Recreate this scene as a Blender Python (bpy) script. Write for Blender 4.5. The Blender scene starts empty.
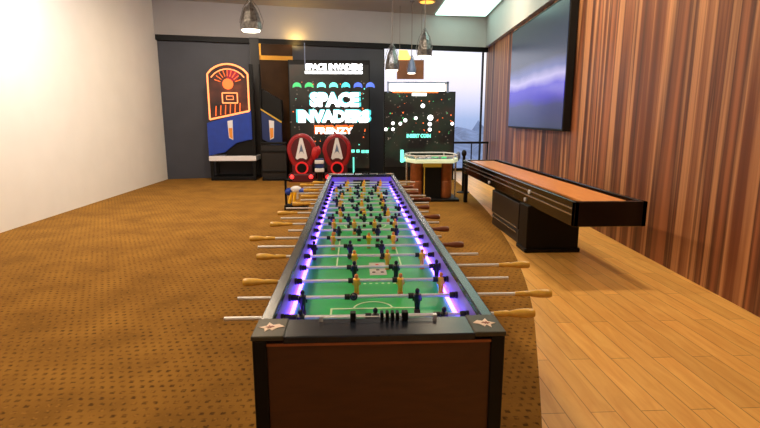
import bpy, math, random
from mathutils import Vector, Matrix
random.seed(7)
scene = bpy.context.scene
COL = scene.collection
PI = math.pi

# ------------------------------------------------------------------ camera
F = 500.0; EYE = 1.56
PITCH = math.atan(95 / F)
YAW = math.atan(25 * math.cos(PITCH) / F)
cam = bpy.data.cameras.new('camera')
cam.sensor_fit = 'HORIZONTAL'; cam.sensor_width = 36.0; cam.lens = F * 36.0 / 760.0
cam.clip_start = 0.05; cam.clip_end = 2000
cam_o = bpy.data.objects.new('camera', cam); COL.objects.link(cam_o)
cam_o.location = (0, 0, EYE)
cam_o.rotation_euler = (PI / 2 - PITCH, 0, -YAW)
scene.camera = cam_o

cp, sp, cs, ss = math.cos(PITCH), math.sin(PITCH), math.cos(YAW), math.sin(YAW)
def ray(x, y):
    a = (x - 380) / F; b = (214 - y) / F
    return Vector((ss * cp + a * cs + b * ss * sp, cs * cp - a * ss + b * cs * sp, -sp + b * cp))
def at_y(x, y, Y):                       # measured photo point -> place at depth Y
    r = ray(x, y); t = Y / r.y
    return Vector((r.x * t, Y, EYE + r.z * t))
def at_z(x, y, z):
    r = ray(x, y); t = (z - EYE) / r.z
    return Vector((r.x * t, r.y * t, z))

# ------------------------------------------------------------------ materials
def new_mat(name):
    m = bpy.data.materials.new(name); m.use_nodes = True
    nt = m.node_tree
    return m, nt, nt.nodes['Principled BSDF']
def srgb(r, g, b):
    f = lambda c: (c / 255 / 12.92) if c / 255 <= 0.04045 else ((c / 255 + 0.055) / 1.055) ** 2.4
    return (f(r), f(g), f(b), 1)
def mat(name, rgb, rough=0.5, metal=0.0, emit=None, strength=0.0, noise=0.0, scale=20.0, spec=None, coat=0.0, bump=0.0):
    m, nt, b = new_mat(name)
    c = srgb(*rgb)
    b.inputs['Roughness'].default_value = rough
    b.inputs['Metallic'].default_value = metal
    if spec is not None: b.inputs['Specular IOR Level'].default_value = spec
    if coat: b.inputs['Coat Weight'].default_value = coat; b.inputs['Coat Roughness'].default_value = 0.15
    b.inputs['Base Color'].default_value = c
    if noise or bump:
        tc = nt.nodes.new('ShaderNodeTexCoord'); n = nt.nodes.new('ShaderNodeTexNoise')
        n.inputs['Scale'].default_value = scale; n.inputs['Detail'].default_value = 4
        nt.links.new(tc.outputs['Object'], n.inputs['Vector'])
        if noise:
            r = nt.nodes.new('ShaderNodeValToRGB')
            lo = tuple(max(0, v * (1 - noise)) for v in c[:3]) + (1,)
            hi = tuple(min(1, v * (1 + noise)) for v in c[:3]) + (1,)
            r.color_ramp.elements[0].color = lo; r.color_ramp.elements[0].position = .3
            r.color_ramp.elements[1].color = hi; r.color_ramp.elements[1].position = .7
            nt.links.new(n.outputs['Fac'], r.inputs['Fac'])
            nt.links.new(r.outputs['Color'], b.inputs['Base Color'])
        if bump:
            bp = nt.nodes.new('ShaderNodeBump'); bp.inputs['Strength'].default_value = bump
            bp.inputs['Distance'].default_value = 0.01
            nt.links.new(n.outputs['Fac'], bp.inputs['Height']); nt.links.new(bp.outputs['Normal'], b.inputs['Normal'])
    if emit:
        b.inputs['Emission Color'].default_value = srgb(*emit)
        b.inputs['Emission Strength'].default_value = strength
    return m
def ramp(nt, stops):
    r = nt.nodes.new('ShaderNodeValToRGB')
    els = r.color_ramp.elements
    while len(els) < len(stops): els.new(0.5)
    for e, (p_, c_) in zip(els, stops):
        e.position = p_; e.color = srgb(*c_)
    return r
def coords(nt, scale=(1, 1, 1), kind='Object', rot=(0, 0, 0)):
    tc = nt.nodes.new('ShaderNodeTexCoord'); mp = nt.nodes.new('ShaderNodeMapping')
    mp.inputs['Scale'].default_value = scale; mp.inputs['Rotation'].default_value = rot
    nt.links.new(tc.outputs[kind], mp.inputs['Vector'])
    return mp

def carpet_material():
    m, nt, b = new_mat('patterned_carpet')
    mp = coords(nt)
    br = nt.nodes.new('ShaderNodeTexBrick')                 # woven dashes set in rows
    br.offset = 0.5; br.squash = 1.0
    br.inputs['Scale'].default_value = 1.0
    br.inputs['Brick Width'].default_value = 0.058
    br.inputs['Row Height'].default_value = 0.060
    br.inputs['Mortar Size'].default_value = 0.017
    br.inputs['Mortar Smooth'].default_value = 0.25
    nt.links.new(mp.outputs[0], br.inputs['Vector'])
    n1 = nt.nodes.new('ShaderNodeTexNoise'); n1.inputs['Scale'].default_value = 2.2; n1.inputs['Detail'].default_value = 3
    n2 = nt.nodes.new('ShaderNodeTexNoise'); n2.inputs['Scale'].default_value = 34; n2.inputs['Detail'].default_value = 4
    nt.links.new(mp.outputs[0], n1.inputs['Vector']); nt.links.new(mp.outputs[0], n2.inputs['Vector'])
    base = ramp(nt, [(.3, (126, 88, 34)), (.7, (156, 112, 46))])
    nt.links.new(n1.outputs['Fac'], base.inputs['Fac'])
    dash = ramp(nt, [(.38, (84, 56, 22)), (.62, (150, 106, 44))])
    nt.links.new(n2.outputs['Fac'], dash.inputs['Fac'])
    mx = nt.nodes.new('ShaderNodeMix'); mx.data_type = 'RGBA'
    nt.links.new(br.outputs['Fac'], mx.inputs['Factor'])
    nt.links.new(dash.outputs['Color'], mx.inputs['A']); nt.links.new(base.outputs['Color'], mx.inputs['B'])
    nt.links.new(mx.outputs['Result'], b.inputs['Base Color'])
    b.inputs['Roughness'].default_value = 0.95
    b.inputs['Specular IOR Level'].default_value = 0.15
    bp = nt.nodes.new('ShaderNodeBump'); bp.inputs['Strength'].default_value = 0.35; bp.inputs['Distance'].default_value = 0.01
    nt.links.new(n2.outputs['Fac'], bp.inputs['Height']); nt.links.new(bp.outputs['Normal'], b.inputs['Normal'])
    return m
def wood_material(name, stops, scale=(1, 1, 1), rough=0.4, nscale=6.0, planks=None, coat=0.0, distortion=1.2):
    m, nt, b = new_mat(name)
    mp = coords(nt, scale)
    n = nt.nodes.new('ShaderNodeTexNoise'); n.inputs['Scale'].default_value = nscale
    n.inputs['Detail'].default_value = 6; n.inputs['Distortion'].default_value = distortion
    nt.links.new(mp.outputs[0], n.inputs['Vector'])
    r = ramp(nt, stops)
    nt.links.new(n.outputs['Fac'], r.inputs['Fac'])
    out = r.outputs['Color']
    if planks:
        mp2 = coords(nt, rot=(0, 0, PI / 2))
        br = nt.nodes.new('ShaderNodeTexBrick'); br.inputs['Scale'].default_value = 1
        br.inputs['Brick Width'].default_value = planks[0]; br.inputs['Row Height'].default_value = planks[1]
        br.inputs['Mortar Size'].default_value = 0.003
        br.inputs['Color1'].default_value = (1, 1, 1, 1); br.inputs['Color2'].default_value = (.8, .8, .8, 1)
        br.inputs['Mortar'].default_value = (.45, .4, .35, 1)
        nt.links.new(mp2.outputs[0], br.inputs['Vector'])
        mx = nt.nodes.new('ShaderNodeMix'); mx.data_type = 'RGBA'; mx.blend_type = 'MULTIPLY'; mx.inputs['Factor'].default_value = 1
        nt.links.new(out, mx.inputs['A']); nt.links.new(br.outputs['Color'], mx.inputs['B'])
        out = mx.outputs['Result']
    nt.links.new(out, b.inputs['Base Color'])
    b.inputs['Roughness'].default_value = rough
    if coat: b.inputs['Coat Weight'].default_value = coat; b.inputs['Coat Roughness'].default_value = 0.2
    return m
def glass_material():
    m, nt, b = new_mat('window_glass')
    nt.nodes.remove(b)
    out = nt.nodes['Material Output']
    t = nt.nodes.new('ShaderNodeBsdfTransparent'); t.inputs['Color'].default_value = (.96, .97, 1, 1)
    g = nt.nodes.new('ShaderNodeBsdfGlossy'); g.inputs['Roughness'].default_value = 0.02
    fr = nt.nodes.new('ShaderNodeFresnel'); fr.inputs['IOR'].default_value = 1.35
    mx = nt.nodes.new('ShaderNodeMixShader')
    nt.links.new(fr.outputs[0], mx.inputs['Fac']); nt.links.new(t.outputs[0], mx.inputs[1]); nt.links.new(g.outputs[0], mx.inputs[2])
    nt.links.new(mx.outputs[0], out.inputs['Surface'])
    return m
def screen_material(name, stops, axis=2, strength=1.0, kind='Generated'):
    """a lit display picture: colour bands up the screen with soft noise"""
    m, nt, b = new_mat(name)
    mp = coords(nt, kind=kind)
    sep = nt.nodes.new('ShaderNodeSeparateXYZ'); nt.links.new(mp.outputs[0], sep.inputs[0])
    n = nt.nodes.new('ShaderNodeTexNoise'); n.inputs['Scale'].default_value = 3.0
    nt.links.new(mp.outputs[0], n.inputs['Vector'])
    ad = nt.nodes.new('ShaderNodeMath'); ad.operation = 'MULTIPLY_ADD'
    ad.inputs[1].default_value = 0.10; ad.inputs[2].default_value = -0.05
    nt.links.new(n.outputs['Fac'], ad.inputs[0])
    a2 = nt.nodes.new('ShaderNodeMath'); a2.operation = 'ADD'
    nt.links.new(sep.outputs[axis], a2.inputs[0]); nt.links.new(ad.outputs[0], a2.inputs[1])
    r = ramp(nt, stops); nt.links.new(a2.outputs[0], r.inputs['Fac'])
    b.inputs['Base Color'].default_value = (.004, .004, .006, 1)
    b.inputs['Roughness'].default_value = 0.25
    nt.links.new(r.outputs['Color'], b.inputs['Emission Color'])
    b.inputs['Emission Strength'].default_value = strength
    return m
def led_panel_material(name, stops, strength=1.0):
    """black display with faint coloured mottling"""
    m, nt, b = new_mat(name)
    mp = coords(nt)
    n = nt.nodes.new('ShaderNodeTexNoise'); n.inputs['Scale'].default_value = 1.5; n.inputs['Detail'].default_value = 3
    nt.links.new(mp.outputs[0], n.inputs['Vector'])
    r = ramp(nt, stops); nt.links.new(n.outputs['Fac'], r.inputs['Fac'])
    b.inputs['Base Color'].default_value = (.006, .006, .008, 1); b.inputs['Roughness'].default_value = 0.3
    nt.links.new(r.outputs['Color'], b.inputs['Emission Color']); b.inputs['Emission Strength'].default_value = strength
    return m

MT = dict(
    carpet=carpet_material(),
    floor_wood=wood_material('floor_planks', [(.3, (232, 168, 84)), (.7, (250, 196, 108))], (3, .4, 1), 0.35, 5, planks=(1.2, .14)),
    wall_wood=wood_material('striped_wood_wall', [(.32, (52, 24, 14)), (.42, (120, 66, 38)), (.48, (196, 140, 96)), (.53, (84, 42, 24)), (.60, (168, 104, 66)), (.68, (60, 28, 18))], (1.0, 1.0, .02), 0.5, 2.6, distortion=.4),
    slate_wall=mat('dark_slate_wall', (62, 66, 78), 0.5, noise=.1, scale=2),
    grey_plaster=mat('grey_plaster', (172, 170, 171), 0.85, noise=.04, scale=1.5),
    white_plaster=mat('white_plaster', (238, 236, 232), 0.85, noise=.02, scale=2),
    black=mat('black_paint', (7, 7, 8), 0.5, spec=.25),
    black_gloss=mat('black_gloss', (7, 7, 9), 0.15),
    rail=mat('slate_laminate', (20, 27, 40), 0.27, noise=.08, scale=30, spec=.5),
    brown=wood_material('brown_laminate', [(.3, (72, 39, 13)), (.7, (84, 46, 16))], (1.2, 1, 6), 0.5, 4),
    cap=mat('bronze_cap', (70, 66, 54), 0.45, .35, noise=.15, scale=40),
    emblem=mat('pale_emblem', (240, 214, 196), 0.5),
    emblem_red=mat('rust_emblem', (150, 84, 60), 0.5),
    inner=mat('inner_wall_plastic', (150, 124, 228), 0.35),  # lavender tint puts the violet strip's glow into the plastic
    led=mat('violet_led', (220, 200, 255), 0.4, emit=(122, 72, 255), strength=9),
    led_core=mat('led_core', (240, 235, 255), 0.4, emit=(112, 62, 255), strength=13),
    field=mat('green_field', (44, 176, 92), 0.3, noise=.15, scale=4),
    line=mat('field_line', (216, 240, 190), 0.4),
    patch=mat('field_patch', (196, 190, 184), 0.4),
    red=mat('red_paint', (190, 26, 34), 0.4),
    chrome=mat('polished_rod', (236, 236, 240), 0.34, .55),
    bearing=mat('black_bearing', (16, 14, 20), 0.4),
    handle=mat('varnished_handle', (236, 184, 72), 0.35, noise=.12, scale=40, coat=.4),
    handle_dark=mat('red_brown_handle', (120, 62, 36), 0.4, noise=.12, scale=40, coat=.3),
    rubber=mat('black_rubber', (16, 16, 18), 0.6),
    yellow=mat('yellow_player', (252, 196, 40), 0.35),
    orange=mat('orange_head', (232, 146, 50), 0.4),
    man_black=mat('black_player', (20, 20, 24), 0.35),
    maroon=mat('maroon_shoe', (70, 28, 36), 0.4),
    silver=mat('hammered_silver', (130, 130, 132), 0.3, .85, noise=.45, scale=26, bump=.6),
    cord=mat('grey_cord', (130, 120, 112), 0.6),
    bulb=mat('lamp_diffuser', (255, 250, 235), 0.5, emit=(255, 246, 228), strength=3),
    ceil_panel=mat('ceiling_diffuser', (240, 250, 245), 0.5, emit=(200, 255, 236), strength=2.4),
    warm_disc=mat('warm_glow', (255, 220, 150), 0.5, emit=(255, 178, 60), strength=2),
    red_vinyl=mat('red_vinyl', (150, 14, 30), 0.35, coat=.3),
    dark_red=mat('dark_red_vinyl', (82, 10, 24), 0.45),
    white=mat('white_plastic', (232, 232, 238), 0.35),
    blue_grey=mat('blue_grey_plastic', (104, 122, 158), 0.35),
    blue=mat('royal_blue_panel', (24, 62, 168), 0.4, noise=.12, scale=6),
    navy=mat('navy_panel', (22, 46, 104), 0.4),
    amber_tube=mat('amber_neon', (255, 170, 110), 0.4, emit=(255, 140, 84), strength=1.6),
    board=led_panel_material('dark_orange_backboard', [(.35, (30, 12, 12)), (.55, (110, 44, 24)), (.7, (176, 84, 44))], .7),
    orange_glow=mat('orange_ball_light', (240, 110, 50), 0.4, emit=(255, 110, 50), strength=1.2),
    crimson_glow=mat('crimson_light', (120, 10, 30), 0.4, emit=(140, 14, 40), strength=1.0),
    red_ring=mat('red_ring_light', (190, 30, 34), 0.4, emit=(220, 40, 40), strength=.5),
    red_glow=mat('red_lamp', (255, 60, 50), 0.4, emit=(255, 40, 40), strength=4),
    white_glow=mat('white_led_letters', (255, 255, 255), 0.4, emit=(246, 252, 255), strength=2.2),
    cyan_glow=mat('cyan_led', (90, 220, 225), 0.4, emit=(70, 205, 215), strength=1.1),
    teal_glow=mat('teal_led', (120, 235, 220), 0.4, emit=(110, 235, 215), strength=1.2),
    blue_glow=mat('blue_led', (80, 110, 220), 0.4, emit=(80, 110, 225), strength=1.1),
    green_glow=mat('green_led', (70, 190, 120), 0.4, emit=(60, 185, 110), strength=1.0),
    orange_led=mat('orange_led', (255, 120, 60), 0.4, emit=(255, 112, 52), strength=1.1),
    dim_led=mat('dim_led', (90, 90, 90), 0.4, emit=(120, 104, 92), strength=.6),
    led_black=led_panel_material('black_led_panel', [(.4, (8, 10, 10)), (.55, (26, 30, 22)), (.75, (58, 34, 26))], 1.0),
    led_green=led_panel_material('black_green_led_panel', [(.4, (10, 12, 12)), (.55, (24, 40, 28)), (.75, (58, 36, 28))], 1.0),
    copper=mat('copper_drum', (150, 84, 44), 0.4, .2, noise=.2, scale=14),
    edge_glow=mat('pale_green_edge', (226, 240, 214), 0.4, emit=(214, 240, 196), strength=.4),
    tray=mat('grey_blue_tray', (120, 136, 150), 0.2, noise=.35, scale=9),
    yellow_trim=mat('yellow_trim', (220, 180, 70), 0.4),
    gold=mat('gold_trim', (220, 160, 60), 0.35, .6),
    bronze_panel=mat('bronze_tinted_panel', (66, 44, 24), 0.2, noise=.2, scale=3),
    board_brown=mat('hanging_board_brown', (126, 74, 40), 0.5, noise=.15, scale=8),
    play_wood=wood_material('maple_playfield', [(.3, (226, 140, 66)), (.7, (244, 168, 90))], (8, .6, 1), 0.3, 5, coat=.4),
    charcoal=mat('charcoal_panel', (20, 18, 20), 0.45, noise=.1, scale=8),
    steel=mat('steel_strip', (190, 196, 206), 0.25, .9),
    glass=glass_material(),
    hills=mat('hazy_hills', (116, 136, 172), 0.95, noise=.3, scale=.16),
    tv=screen_material('wall_screen_picture', [(.0, (62, 66, 100)), (.20, (70, 72, 128)), (.27, (70, 58, 205)), (.36, (84, 70, 225)), (.43, (214, 204, 255)), (.50, (120, 130, 190)), (.60, (78, 88, 112)), (1, (42, 50, 66))], 2, .75),
)

# ------------------------------------------------------------------ mesh builder
class MB:
    def __init__(s): s.v = []; s.f = []; s.m = []
    def add(s, vs, fs, m=0):
        o = len(s.v); s.v += [tuple(q) for q in vs]
        for f in fs: s.f.append([i + o for i in f]); s.m.append(m)
        return s
    def box(s, x0, x1, y0, y1, z0, z1, m=0):
        vs = [(x, y, z) for z in (z0, z1) for y in (y0, y1) for x in (x0, x1)]
        return s.add(vs, [(0, 2, 3, 1), (4, 5, 7, 6), (0, 1, 5, 4), (2, 6, 7, 3), (0, 4, 6, 2), (1, 3, 7, 5)], m)
    def tube(s, p, q, r, n=10, m=0, r2=None):
        p = Vector(p); q = Vector(q); d = (q - p).normalized()
        a = d.orthogonal().normalized(); b = d.cross(a); r2 = r if r2 is None else r2
        vs = [p + (a * math.cos(t) + b * math.sin(t)) * r for t in [2 * PI * i / n for i in range(n)]]
        vs += [q + (a * math.cos(t) + b * math.sin(t)) * r2 for t in [2 * PI * i / n for i in range(n)]]
        fs = [(i, (i + 1) % n, n + (i + 1) % n, n + i) for i in range(n)]
        fs += [tuple(range(n - 1, -1, -1)), tuple(range(n, 2 * n))]
        return s.add(vs, fs, m)
    def path(s, pts, r, n=8, m=0):
        for a, b in zip(pts, pts[1:]): s.tube(a, b, r, n, m)
        return s
    def lathe(s, prof, origin=(0, 0, 0), axis='z', n=20, m=0):
        """prof: list of (radius, distance along axis)"""
        o = Vector(origin); ax = {'x': (Vector((1, 0, 0)), Vector((0, 1, 0)), Vector((0, 0, 1))), 'y': (Vector((0, 1, 0)), Vector((0, 0, 1)), Vector((1, 0, 0))), 'z': (Vector((0, 0, 1)), Vector((1, 0, 0)), Vector((0, 1, 0)))}[axis]
        vs = []
        for r, h in prof:
            for i in range(n):
                t = 2 * PI * i / n
                vs.append(o + ax[0] * h + (ax[1] * math.cos(t) + ax[2] * math.sin(t)) * r)
        fs = []
        for k in range(len(prof) - 1):
            for i in range(n):
                j = (i + 1) % n
                fs.append((k * n + i, k * n + j, (k + 1) * n + j, (k + 1) * n + i))
        fs.append(tuple(range(n - 1, -1, -1))); fs.append(tuple((len(prof) - 1) * n + i for i in range(n)))
        return s.add(vs, fs, m)
    def prism(s, pts, a0, a1, axis='y', m=0):
        """extrude a closed outline: axis y -> outline in (x,z); axis z -> (x,y); axis x -> (y,z)"""
        n = len(pts)
        def P(u, v, a): return {'y': (u, a, v), 'z': (u, v, a), 'x': (a, u, v)}[axis]
        vs = [P(u, v, a0) for u, v in pts] + [P(u, v, a1) for u, v in pts]
        fs = [tuple(range(n)), tuple(range(2 * n - 1, n - 1, -1))]
        fs += [(i, n + i, n + (i + 1) % n, (i + 1) % n) for i in range(n)]
        return s.add(vs, fs, m)
    def ball(s, c, rx, ry, rz, n=12, k=8, m=0):
        vs = []
        for j in range(1, k):
            ph = PI * j / k
            for i in range(n):
                t = 2 * PI * i / n
                vs.append((c[0] + rx * math.sin(ph) * math.cos(t), c[1] + ry * math.sin(ph) * math.sin(t), c[2] + rz * math.cos(ph)))
        top = len(vs); vs.append((c[0], c[1], c[2] + rz)); bot = len(vs); vs.append((c[0], c[1], c[2] - rz))
        fs = [(top, i, (i + 1) % n) for i in range(n)]
        for j in range(k - 2):
            for i in range(n):
                fs.append((j * n + i, (j + 1) * n + i, (j + 1) * n + (i + 1) % n, j * n + (i + 1) % n))
        fs += [(bot, (k - 2) * n + (i + 1) % n, (k - 2) * n + i) for i in range(n)]
        return s.add(vs, fs, m)
    def build(s, name, mats, parent=None, bevel=0.0, smooth=False, seg=2):
        me = bpy.data.meshes.new(name); me.from_pydata(s.v, [], s.f)
        mats = mats if isinstance(mats, (list, tuple)) else [mats]
        for q in mats: me.materials.append(MT[q])
        for p_, i in zip(me.polygons, s.m): p_.material_index = i
        import bmesh
        bm = bmesh.new(); bm.from_mesh(me); bmesh.ops.recalc_face_normals(bm, faces=bm.faces); bm.to_mesh(me); bm.free()
        if smooth:
            for p_ in me.polygons: p_.use_smooth = True
            try: me.set_sharp_from_angle(angle=math.radians(40))
            except Exception: pass
        o = bpy.data.objects.new(name, me); COL.objects.link(o)
        if parent: o.parent = parent
        if bevel:
            md = o.modifiers.new('bevel', 'BEVEL'); md.width = bevel; md.segments = seg; md.limit_method = 'ANGLE'
        return o
def thing(name, label, cat, loc=(0, 0, 0), rz=0.0, group=None):
    o = bpy.data.objects.new(name, None); COL.objects.link(o)
    o.empty_display_size = 0.1
    o.location = loc; o.rotation_euler = (0, 0, rz); o['label'] = label; o['category'] = cat
    if group: o['group'] = group
    return o
def struct(o, label=None):
    o['kind'] = 'structure'
    if label: o['label'] = label
    return o
def text_part(body, size, width, depth, name, material, parent, loc, fat=0.0, shear=0.0):
    """raised lettering facing -Y, centred on loc, stretched to the width"""
    cu = bpy.data.curves.new('lettering', 'FONT'); cu.body = body; cu.size = size
    cu.align_x = 'CENTER'; cu.align_y = 'CENTER'; cu.extrude = depth; cu.offset = fat; cu.shear = shear
    cu.resolution_u = 3
    t = bpy.data.objects.new('lettering', cu); COL.objects.link(t)
    dg = bpy.context.evaluated_depsgraph_get(); dg.update()
    me = bpy.data.meshes.new_from_object(t.evaluated_get(dg))
    bpy.data.objects.remove(t)
    xs = [v.co.x for v in me.vertices]; k = width / (max(xs) - min(xs)); mid = (max(xs) + min(xs)) / 2
    for v in me.vertices:
        x, y, z = v.co; v.co = ((x - mid) * k, -z, y)
    me.materials.clear(); me.materials.append(MT[material])
    o = bpy.data.objects.new(name, me); COL.objects.link(o); o.parent = parent; o.location = loc
    return o

# ------------------------------------------------------------------ the room
CEIL = 4.45; HEAD = 3.63
A = Vector((-3.46, 13.6)); CORNER = Vector((3.95, 15.2))
U = (CORNER - A).normalized(); NV = Vector((-U.y, U.x))        # along the window wall / away from the room
WR = math.atan2(U.y, U.x)
def W(s, t=0.0): q = A + U * s + NV * t; return (q.x, q.y)
S_END = (CORNER - A).length
RW = Vector((-0.063, -1)).normalized()                         # right wall, running towards the viewer
RN = Vector((1, -0.063)).normalized()   # outward
def RWP(d, t=0.0): q = CORNER + RW * d + RN * t; return (q.x, q.y)

curve = [(2.62, 13.6), (2.52, 11.6), (2.42, 10.2), (2.34, 9.2), (2.22, 8.0), (2.08, 7.0), (1.93, 6.0), (1.74, 5.0), (1.50, 4.0), (1.22, 3.1), (.92, 2.2), (.6, 1.3), (.25, .4), (-.2, -.7), (-.8, -2.0), (-1.3, -3.0)]
fine = []
for i in range(len(curve) - 1):                                # Catmull-Rom smoothing of the carpet edge
    p0 = Vector(curve[max(i - 1, 0)]); p1 = Vector(curve[i]); p2 = Vector(curve[i + 1]); p3 = Vector(curve[min(i + 2, len(curve) - 1)])
    for k in range(4):
        t = k / 4
        fine.append(tuple(0.5 * ((2 * p1) + (p2 - p0) * t + (2 * p0 - 5 * p1 + 4 * p2 - p3) * t * t + (3 * p1 - p0 - 3 * p2 + p3) * t ** 3)))
fine.append(curve[-1])
back_l = W(-1.75, .4); back_m = W(6.2, .4); back_r = W(S_END + .6, .4)
LX = -4.95
m = MB(); m.prism([(LX - .1, -3.05), (LX - .1, back_l[1]), back_m] + fine, -.06, 0.0, 'z')
struct(m.build('carpet', 'carpet'), 'brown and gold patterned carpet with a curved edge')
m = MB(); m.prism(list(reversed(fine)) + [back_m, back_r, (3.3, -3.05)][0:3], -.06, 0.0, 'z')
struct(m.build('floor', 'floor_wood'), 'pale wooden plank floor beyond the curved carpet edge')
m = MB(); m.prism([(LX - .1, -3.05), (LX - .1, 16.6), (4.6, 16.6), (4.6, -3.05)], CEIL, CEIL + .1, 'z')
struct(m.build('ceiling', 'grey_plaster'))
m = MB(); m.box(LX - .1, LX, -3.05, 13.7, 0, CEIL); struct(m.build('wall_left', 'white_plaster'))
m = MB(); m.box(LX - .1, 3.4, -3.1, -3.0, 0, CEIL); struct(m.build('wall_front', 'white_plaster'))
# back wall: dark slate panels up to the window
WL = 4.40                                                     # window starts here along the wall
m = MB(); m.prism([W(-1.7, .12), W(WL, .12), W(WL, .3), W(-1.7, .3)], 0, HEAD, 'z'); struct(m.build('wall_back', 'slate_wall'), 'dark slate wall behind the arcade machines')
# bulkhead over the window wall and its black head trim
m = MB(); m.prism([W(-1.7, 0), W(S_END + .1, 0), W(S_END + .1, .35), W(-1.7, .35)], HEAD, CEIL, 'z'); struct(m.build('trim_1', 'grey_plaster'), 'grey bulkhead over the back wall')
m = MB(); m.prism([W(-1.7, .02), W(S_END, .02), W(S_END, .12), W(-1.7, .12)], HEAD - .13, HEAD, 'z'); struct(m.build('trim_2', 'black'), 'black head trim under the bulkhead')
m = MB(); m.prism([RWP(-.3, 0), RWP(18.2, 0), RWP(18.2, .12), RWP(-.3, .12)], 0, CEIL, 'z'); struct(m.build('wall_right', 'wall_wood'), 'striped brown wood wall')
m = MB(); m.prism([RWP(-.05, -.10), RWP(18.2, -.10), RWP(18.2, 0), RWP(-.05, 0)], HEAD, CEIL, 'z'); struct(m.build('trim_3', 'grey_plaster'), 'grey bulkhead over the wood wall')
# window
win = MB()
for s0 in (WL, S_END - .10): win.prism([W(s0, .13), W(s0 + .03, .13), W(s0 + .03, .22), W(s0, .22)], 0, HEAD, 'z')
win.prism([W(WL, .13), W(S_END - .04, .13), W(S_END - .04, .22), W(WL, .22)], 0, .08, 'z')
wo = struct(win.build('window_1', 'black'), 'floor to ceiling window with a hazy view')
g = MB(); g.prism([W(WL + .03, .17), W(S_END - .07, .17), W(S_END - .07, .18), W(WL + .03, .18)], .05, HEAD, 'z'); g.build('pane', 'glass', wo)
# dark post and bronze panel left of the big display
def on_wall(px_, y_, t=0.0):                                   # photo point on the plane parallel to the back wall
    r = ray(px_, y_); o = A + NV * t
    k = (o.dot(NV)) / (r.x * NV.x + r.y * NV.y)
    q = Vector((r.x * k, r.y * k)); return (q - A).dot(U), EYE + r.z * k
s0 = on_wall(252, 100)[0]; s1 = on_wall(261, 100)[0]; s2 = on_wall(294, 100)[0]
m = MB(); m.prism([W(s0, -.06), W(s1, -.06), W(s1, .12), W(s0, .12)], 0, HEAD, 'z'); struct(m.build('trim_4', 'charcoal'), 'dark square post beside the basketball machine')
pz = on_wall(275, 60)[1]
m = MB(); m.prism([W(s1, .04), W(s2, .04), W(s2, .12), W(s1, .12)], 0, HEAD - .13, 'z'); bp = struct(m.build('trim_5', 'bronze_panel'), 'bronze tinted panel with gold trim')
m = MB(); m.prism([W(s1, .01), W(s2, .01), W(s2, .04), W(s1, .04)], pz, pz + .11, 'z'); m.prism([W(s1, .01), W(s1 + .05, .01), W(s1 + .05, .04), W(s1, .04)], pz, HEAD - .13, 'z')
m.build('gold_band', 'gold', bp)

# outside: hills far beyond the window, haze put into their colour
m = MB(); nx, ny = 40, 8; vs = []
for j in range(ny + 1):
    for i in range(nx + 1):
        X = -80 + i * 6.0; Y = 110 + j * 22
        vs.append((X, Y, -18 + j * 1.8 + random.uniform(-1, 1) * (1.0 + .5 * j) + 2.5 * math.sin(i * .7 + j)))
m.add(vs, [(j * (nx + 1) + i, j * (nx + 1) + i + 1, (j + 1) * (nx + 1) + i + 1, (j + 1) * (nx + 1) + i) for j in range(ny) for i in range(nx)])
struct(m.build('distant_hills', 'hills', smooth=True), 'hazy blue hills outside the window')

# ------------------------------------------------------------------ foosball table
TX0, TX1 = -0.324, 0.467; TY0, TY1 = 1.455, 6.150
TCX = (TX0 + TX1) / 2; TCY = (TY0 + TY1) / 2
hw = (TX1 - TX0) / 2; hl = (TY1 - TY0) / 2
RZ = 0.90; FZ = 0.750; SR = 0.042; ER = 0.140                  # rail top, field, side rail and end rail widths
table = thing('foosball_table', 'very long black and brown foosball table with purple lit inner walls and green field', 'foosball table', (TCX, TCY, 0))
for sx in (-1, 1):
    for sy in (-1, 1):
        m = MB(); x = sx * hw; y = sy * hl
        m.box(min(x, x - sx * .045), max(x, x - sx * .045), min(y, y - sy * .045), max(y, y - sy * .045), 0, RZ - .012)
        m.box(min(x, x - sx * .055), max(x, x - sx * .055), min(y, y - sy * .055), max(y, y - sy * .055), 0, .03)
        m.build('corner_leg', 'black', table, .004)
for sy in (-1, 1):
    y = sy * (hl - .008)
    m = MB(); m.box(-hw + .045, hw - .045, min(y, y - sy * .025), max(y, y - sy * .025), .34, RZ - .025)
    m.build('end_panel', 'brown', table)
    m = MB(); yy = sy * hl
    m.box(-hw + .095, hw - .095, min(yy, yy - sy * ER), max(yy, yy - sy * ER), RZ - .028, RZ)
    er = m.build('end_rail', 'rail', table, .004)
    m = MB(); m.box(-hw + .045, hw - .045, min(yy + sy * .002, yy - sy * .004), max(yy + sy * .002, yy - sy * .004), RZ - .03, RZ - .022); m.build('edge_strip', 'copper', er)
    yi = sy * (hl - ER)
    m = MB(); m.box(-hw + SR, hw - SR, min(yi, yi + sy * .03), max(yi, yi + sy * .03), FZ - .05, RZ - .028)
    m.build('end_wall', 'inner', table)
    m = MB(); m.box(-.10, .10, min(yi - sy * .004, yi + sy * .002), max(yi - sy * .004, yi + sy * .002), FZ + .001, FZ + .085); m.build('goal_mouth', 'black', table)
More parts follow.
